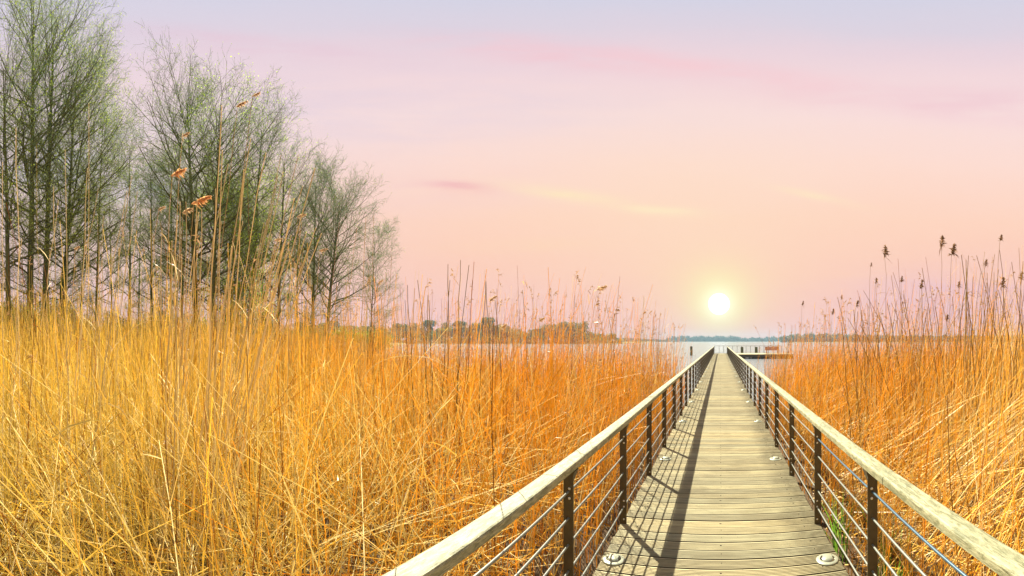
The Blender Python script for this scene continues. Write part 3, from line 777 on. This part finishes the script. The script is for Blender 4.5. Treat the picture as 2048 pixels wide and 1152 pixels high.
def tree(px, d, topy, label, lean=0.0, Wd=3.6, green=.15, n1=38, low=.22, fork=0, leafn=1.0, name='alder_tree', bias=None, leafcol=(.15, .18, .03), barkc=(.095, .095, .02), r=.17, group=None, twig=1.0, leafz=None):
    x0, y0 = at(px, d); z0 = float(ground_z(x0, y0)) - .1
    H = EYE + (682 - topy) / 845.0 * d - z0 - .55 * Wd
    root = empty(name, (x0, y0, z0), 0)
    gt = Geo(); gc = Geo()
    K = 14; t = np.linspace(0, 1, K)
    right = np.array((math.cos(az(px)), -math.sin(az(px)), 0))
    trunks = []
    for q in range(1 + fork):
        ln = lean + (rng.uniform(-.10, .10) if q else 0)
        P = np.outer(t * H * (1 if q == 0 else rng.uniform(.82, .97)), (0, 0, 1.0)) + np.outer(t ** 1.3 * H * ln, right) + np.cumsum(rng.normal(0, .012 * H / K, (K, 3)) * np.array((1, 1, 0)), 0)
        if q: P += np.outer(np.clip(t * 3, 0, 1), right * rng.choice((-1, 1)) * rng.uniform(.4, .9))
        Rt = (r if q == 0 else r * .8) * (1 - t * .93) ** .8; Rt[0] *= 1.35
        trunks.append((P, Rt))
    P0 = np.array([p for p, _ in trunks]); R0 = np.array([q for _, q in trunks])
    tubes(gt, P0, R0, 9, np.array(barkc))
    def profile(s):
        e = np.sqrt(np.clip(1 - ((s - .64) / .44) ** 2, .04, 1))
        return Wd * np.maximum(e, np.where(s > .5, .30, .34 + .5 * s))
    n1_ = int(n1 * 1.2); Wd = Wd * 1.18; green = green * 3.2; low = low - .12
    P1, r1, L1, s1 = grow(P0, R0, n1_, low, .99, profile, lambda s: 1.40 - .74 * s, 7, .12, .014, bias, .85)
    rad1 = np.minimum(r1 * .5, .010 + .013 * L1)[:, None] * np.linspace(1, .25, 7)[None]
    tubes(gt, P1, rad1, 5, np.array(barkc) * .95)
    L1m = L1.reshape(-1)
    P2, r2, L2, _ = grow(P1, rad1, 10, .10, .98, lambda s: np.repeat(L1m[:, None], 10, 1) * .50 * (1.15 - .7 * s), .72, 5, .14, .03)
    rad2 = np.minimum(r2 * .6, .004 + .010 * L2)[:, None] * np.linspace(1, .3, 5)[None]
    tw = np.array((.16, .18, .035))
    tubes(gc, P2, rad2, 3, tw * .9)
    n3 = max(3, int(6 * twig))
    P3, r3, L3, _ = grow(P2, rad2, n3, .10, 1.0, lambda s: np.repeat((L2 * .42 + .22)[:, None], n3, 1) * (1.1 - .5 * s), .7, 3, .10, .05)
    tubes(gc, P3, np.maximum(r3 * .55, .0062)[:, None] * np.array([[1, .75, .4]]), 2, tw * rng.uniform(.8, 1.3, (len(P3), 1)))
    n4 = 2
    P4, r4, L4, _ = grow(P3, np.full((len(P3), 3), .004), n4, .2, 1.0, lambda s: np.repeat((L3 * .45 + .10)[:, None], n4, 1), .65, 2, .05, .03)
    hz_ = np.clip(P4[:, 1, 2:] / H * 2.4 - 1.0, 0, 1)     # upper twigs carry bluish catkins, lower ones moss and buds
    tubes(gc, P4, np.full((len(P4), 2), .0055) * np.array([[1, .6]]), 2, np.repeat((np.array((.30, .34, .05))[None] * (1 - hz_) + np.array((.24, .40, .27))[None] * hz_) * rng.uniform(.8, 1.3, (len(P4), 1)), 1, 0))
    # buds, catkins and small leaves
    tips = np.concatenate([P4[:, 1], P3[:, 1], P3[:, 2]])
    zrel = (tips[:, 2]) / H
    pr = green * leafn * np.ones(len(tips))
    if leafz: pr = pr * np.clip((leafz - zrel) * 5, .12, 1)
    tips = tips[rng.random(len(tips)) < pr]
    n = len(tips)
    s_ = rng.uniform(.018, .044, (n, 1)) * (1.25 if leafn > 2 else 1)
    a_ = nrm(rng.normal(0, 1, (n, 3))); b_ = nrm(np.cross(a_, rng.normal(0, 1, (n, 3))))
    V = np.stack([tips - a_ * s_, tips + b_ * s_ * .6, tips + a_ * s_, tips - b_ * s_ * .6], 1)
    lc = np.array(leafcol) * np.array((1.75, 1.85, 1.2)) * rng.uniform(.5, 1.5, (n, 1)) * np.array((1, 1, .9))
    gc.add(V.reshape(-1, 3), np.arange(n * 4).reshape(-1, 4), np.repeat(lc, 4, 0), 1)
    gt.build('trunk', M['bark'], root, smooth=True)
    gc.build('crown', [M['bark'], M['leaf']], root)
    tag(root, label, 'tree', group)
    return root
YG = (.30, .38, .03)
LG = (.22, .26, .03)
tree(58, 26, -70, 'tallest alder, thick mossy trunk at the far left', .01, 4.6, .22, 50, .24, 0, r=.26, leafcol=LG)
tree(20, 24, 60, 'bare alder partly cut off by the left edge of the view', -.02, 4.0, .2, 40, .24, 0, r=.19, leafcol=LG)
tree(86, 27, -10, 'second thick alder trunk close beside the tallest one', .03, 4.2, .2, 42, .22, 0, r=.23, leafcol=LG)
tree(126, 28, 48, 'tall alder leaning slightly right of the thick pair of trunks', .05, 4.4, .20, 46, .24, 1, r=.19, leafcol=LG)
tree(190, 30, 190, 'airy alder on the right slope of the far left group', .03, 3.4, .20, 36, .26, 0, r=.13, leafcol=LG)
tree(258, 34, 250, 'slender bare alder in the gap between the tall group and the middle group', .0, 3.2, .16, 32, .3, 0, r=.13)
tree(395, 28, 128, 'tall spreading alder whose bare branches form the middle peak', -.04, 4.6, .12, 50, .36, 0, r=.23)
tree(424, 27, 165, 'tall alder with green tinted right side, beside the middle peak', .035, 4.6, .26, 48, .30, 0, r=.21, leafcol=(.24, .32, .03))
tree(340, 33, 270, 'thin forked alder behind the middle clump of reeds', .01, 3.3, .15, 34, .3, 1, r=.13)
tree(303, 31, 300, 'thin upright alder left of the middle trunks', .0, 3.0, .16, 30, .3, 0, r=.14)
tree(462, 30, 340, 'young leafy tree of bright yellow green foliage', .02, 4.0, .62, 40, .18, 1, leafn=2.4, name='leafy_tree', leafcol=YG, r=.12, twig=1.1)
tree(500, 29, 200, 'alder with bare top right of the bright green tree', .05, 3.7, .18, 40, .3, 0, r=.16, leafcol=(.24, .32, .03), leafz=.7, leafn=1.8)
tree(553, 29, 272, 'alder with yellow green lower crown and bluish bare top', .03, 3.4, .24, 38, .26, 0, r=.15, leafcol=(.28, .36, .03), leafz=.66, leafn=2.0)
tree(592, 33, 380, 'short slim alder tucked between two larger bare ones', .02, 2.4, .15, 26, .3, 0, r=.10)
tree(625, 30, 322, 'bare rounded alder with clear straight trunk near the end of the row', .02, 3.2, .05, 40, .32, 0, r=.15, barkc=(.09, .09, .04))
tree(649, 29, 352, 'bare leaning alder whose dark foot stands in the reeds', .09, 3.3, .04, 40, .34, 0, r=.15, bias=(.3, 0, .1), barkc=(.08, .08, .04))
tree(738, 33, 440, 'last and smallest bare tree at the right end of the row', .05, 2.5, .05, 30, .25, 0, r=.07, bias=(.4, 0, .1), barkc=(.09, .09, .04))
for i, (px, d, ty) in enumerate(((-40, 34, 200), (160, 38, 280), (225, 40, 330), (275, 42, 360), (365, 42, 380), (475, 40, 400), (525, 38, 430), (100, 40, 260))):
    tree(px, d, ty, 'slim background alder standing behind the front row of trees', rng.uniform(-.03, .05), 3.0, .22, 24, .25, 0, r=.11, leafcol=(.16, .21, .03), group='slim alders behind the front row', twig=.8, leafz=.8)

# low shrubs along the bank below the trees
def shrub(px, d, h, w, col, label, group, n=15000):
    x0, y0 = at(px, d); z0 = float(ground_z(x0, y0)); root = empty('shrub', (x0, y0, z0))
    gs = Geo(); gf = Geo(); m = 26
    a = rng.uniform(0, 6.283, m); rr_ = rng.uniform(.1, 1, m) * w * .5; t = np.linspace(0, 1, 5)[None]
    hh = h * rng.uniform(.6, 1.0, m) * (1.05 - .35 * rr_ / (w * .5))
    P = np.stack([np.cos(a)[:, None] * rr_[:, None] * t, np.sin(a)[:, None] * rr_[:, None] * t, hh[:, None] * t ** .9], -1)
    tubes(gs, P, (np.array([.03, .025, .018, .012, .006]))[None].repeat(m, 0), 4, np.array((.07, .06, .03)))
    P2, r2, L2, _ = grow(P, np.full((m, 5), .015), 9, .25, 1, lambda s: np.full(s.shape, .55), .8, 3, .1, .08)
    tubes(gs, P2, np.array([[.008, .006, .003]]).repeat(len(P2), 0), 2, np.array((.08, .07, .04)))
    c0 = P2[rng.integers(0, len(P2), n), rng.integers(1, 3, n)] + rng.normal(0, .22, (n, 3)); c0[:, 2] = np.abs(c0[:, 2])
    s_ = rng.uniform(.05, .11, (n, 1)); a_ = nrm(rng.normal(0, 1, (n, 3))); b_ = nrm(np.cross(a_, rng.normal(0, 1, (n, 3))))
    V = np.stack([c0 - a_ * s_, c0 + b_ * s_ * .6, c0 + a_ * s_, c0 - b_ * s_ * .6], 1)
    gf.add(V.reshape(-1, 3), np.arange(n * 4).reshape(-1, 4), np.repeat(np.array(col) * rng.uniform(.5, 1.4, (n, 1)), 4, 0))
    gs.build('stem', M['bark'], root); gf.build('foliage', M['leaf'], root); tag(root, label, 'shrub', group)
for px, d, h, w in ((10, 33, 5.4, 5), (60, 36, 4.8, 5), (105, 34, 5.8, 5), (150, 37, 4.6, 5), (215, 40, 4.6, 6), (275, 41, 4.2, 5), (330, 42, 5.0, 6), (410, 43, 4.4, 6), (470, 44, 4.8, 6), (530, 46, 4.6, 6)):
    shrub(px, d, h, w, (.10, .16, .025), 'dark green shrub at the foot of the tall bare trees', 'dark shrubs under the trees')
for px, d, h, w in ((590, 48, 3.4, 6), (640, 55, 4.0, 7), (690, 60, 4.6, 8), (735, 66, 4.4, 8)):
    shrub(px, d, h, w, (.24, .30, .035), 'yellow green shrub on the bank right of the tall trees', 'light green shrubs on the bank', 16000)

# ------------------------------------------------------------------ far bank trees (about 350 m away)
def far_tree_mesh(h, w, lobes, col, n=2600):
    gt = Geo(); gc = Geo()
    tubes(gt, [[(0, 0, -.5), (.1, 0, h * .35), (0, .1, h * .7)]], np.array([[.35, .28, .12]]), 6, np.array((.07, .06, .04)))
    lc_ = np.stack([rng.normal(0, w * .24, lobes), rng.normal(0, w * .24, lobes), rng.uniform(.3, .84, lobes) * h], 1)
    which = rng.integers(0, lobes, n)
    rad = np.array([w * rng.uniform(.16, .30) for _ in range(lobes)])[which][:, None]
    c0 = lc_[which] + nrm(rng.normal(0, 1, (n, 3))) * rad * rng.random((n, 1)) ** .4 * np.array((1, 1, .8))
    c0[:, 2] = np.clip(c0[:, 2], .3, None)
    s_ = rng.uniform(.25, .6, (n, 1)); a_ = nrm(rng.normal(0, 1, (n, 3))); b_ = nrm(np.cross(a_, rng.normal(0, 1, (n, 3))))
    V = np.stack([c0 - a_ * s_, c0 + b_ * s_, c0 + a_ * s_, c0 - b_ * s_], 1)
    gc.add(V.reshape(-1, 3), np.arange(n * 4).reshape(-1, 4), np.repeat(np.array(col) * rng.uniform(.5, 1.5, (n, 1)), 4, 0))
    return gt.mesh('trunk'), gc.mesh('crown')
protos = []
for h, w, lb, cl in ((18, 16, 14, (.12, .16, .045)), (20, 12, 11, (.07, .13, .07)), (14, 13, 10, (.22, .25, .05)), (17, 19, 15, (.17, .15, .05))):
    mt_, mc_ = far_tree_mesh(h, w, lb, cl); root = empty('round_tree')
    link('trunk', mt_, M['bark'], root); link('crown', mc_, M['leaf'], root); protos.append([root, False])
def far_tree(px, d, k, s, label, group):
    pr, used = protos[k]; o = copy_tree(pr) if used else pr; protos[k][1] = True
    x0, y0 = at(px, d); o.location = (x0, y0, float(ground_z(x0, y0)) - .2); o.scale = (s, s, s * float(rng.uniform(.9, 1.1))); o.rotation_euler = (0, 0, float(rng.uniform(0, 6.28)))
    tag(o, label, 'tree', group)
px = 600
while px < 1225:
    k = int(rng.choice((0, 1, 2, 3), p=(.3, .3, .2, .2) if px < 1000 else (.4, .1, .2, .3)))
    s = rng.uniform(.85, 1.15)
    if 1010 < px < 1090: s *= .8
    if 1090 < px < 1160: k = 3; s = 1.12
    if px > 1160: s *= .65
    far_tree(px, rng.uniform(362, 385), k, s, 'round crowned tree in the wood on the left far bank', 'trees along the left far bank')
    px += rng.uniform(8, 15)
# lower scrub & reed margin of that bank
g = Geo(); n = 15000
a = rng.uniform(az(620), az(1245), n); d = 349 + rng.uniform(0, 26, n)
hh = np.interp(a, [az(620), az(1190), az(1245)], [10, 9, 2.5]) * rng.random(n) * (.7 + .5 * np.sin(a * 90) * np.sin(a * 37 + 1))
x = d * np.sin(a); y = d * np.cos(a)
c0 = np.stack([x, y, .0 + np.abs(hh)], 1); s_ = rng.uniform(.3, .8, (n, 1)); a_ = nrm(rng.normal(0, 1, (n, 3))); b_ = nrm(np.cross(a_, rng.normal(0, 1, (n, 3))))
V = np.stack([c0 - a_ * s_, c0 + b_ * s_, c0 + a_ * s_, c0 - b_ * s_], 1)
cc = np.where((c0[:, 2:] < 2.2), np.array((.30, .20, .08)), np.array((.13, .17, .04))) * rng.uniform(.6, 1.4, (n, 1))
g.add(V.reshape(-1, 3), np.arange(n * 4).reshape(-1, 4), np.repeat(cc, 4, 0))
tag(g.build('scrub_vegetation', M['leaf']), 'low scrub and reed margin along the left far bank', 'scrub', None, 'stuff')
# far woods read as one mass
def wood(name, a0, a1, d0, dd, hfun, col, n, label, sz=(1.2, 3.0)):
    g = Geo(); a = rng.uniform(a0, a1, n); d = d0 + rng.uniform(0, dd, n) ; br = d
    top = hfun(a); z = top * rng.random(n) ** .8
    c0 = np.stack([d * np.sin(a), d * np.cos(a), z], 1); s_ = rng.uniform(*sz, (n, 1)); a_ = nrm(rng.normal(0, 1, (n, 3))); b_ = nrm(np.cross(a_, rng.normal(0, 1, (n, 3))))
    V = np.stack([c0 - a_ * s_, c0 + b_ * s_, c0 + a_ * s_, c0 - b_ * s_], 1)
    g.add(V.reshape(-1, 3), np.arange(n * 4).reshape(-1, 4), np.repeat(np.array(col) * rng.uniform(.5, 1.5, (n, 1)), 4, 0))
    # trunks
    m = n // 40; a = rng.uniform(a0, a1, m); d = d0 + rng.uniform(0, dd, m); tp = hfun(a) * .9
    P = np.stack([np.stack([d * np.sin(a), d * np.cos(a), np.zeros(m)], 1), np.stack([d * np.sin(a), d * np.cos(a), tp], 1)], 1)
    tubes(g, P, np.array([[.5, .2]]).repeat(m, 0), 3, np.array((.05, .05, .04)))
    tag(g.build(name, M['leaf']), label, 'wood', None, 'stuff')
def h_far(a):
    px = a * 845 + 1441
    row = np.interp(px, [1325, 1340, 1345, 1400, 1470, 1476, 1500, 1540, 1600], [5, 12, 18, 17, 17, 13, 11, 14, 17])
    return row * (.85 + .20 * np.sin(px * .31) * np.sin(px * .13 + 1) + .12 * np.sin(px * 1.3) + .08 * np.sin(px * 2.9))
wood('far_wood', az(1332), az(1600), 1300, 40, h_far, (.035, .06, .04), 9000, 'distant blue green wood along the horizon behind the boardwalk end')
wood('far_wood', az(1230), az(1340), 1100, 90, lambda a: 3 + 6 * np.clip((az(1340) - a) / .12, 0, 1), (.06, .07, .04), 2500, 'thin hazy spit of trees left of the distant wood')
def h_r(a):
    px = a * 845 + 1441
    return np.interp(px, [1560, 1580, 1640, 1690, 1760, 2200], [9, 14, 16, 15, 12, 13]) * (.85 + .15 * np.sin(px * .33) * np.sin(px * .12 + 1) + .06 * np.sin(px * 1.7))
wood('bank_wood', az(1560), az(2200), 705, 40, h_r, (.10, .10, .04), 14000, 'brownish green wood on the right far bank behind the reeds', (.8, 1.8))

# ------------------------------------------------------------------ haze
g = Geo(); box(g, (-1700, -300, -4), (1700, 1500, 26))
hm = bpy.data.materials.new('haze'); hm.use_nodes = True; hm.node_tree.nodes.clear()
N = NB(hm.node_tree); o_ = N.n('ShaderNodeOutputMaterial'); pv = N.n('ShaderNodeVolumePrincipled')
pv.inputs['Density'].default_value = .00038; pv.inputs['Color'].default_value = (.42, .66, .80, 1)
hm.node_tree.links.new(pv.outputs[0], o_.inputs['Volume'])
HAZE = True
if HAZE: tag(g.build('haze', hm), kind='stuff')
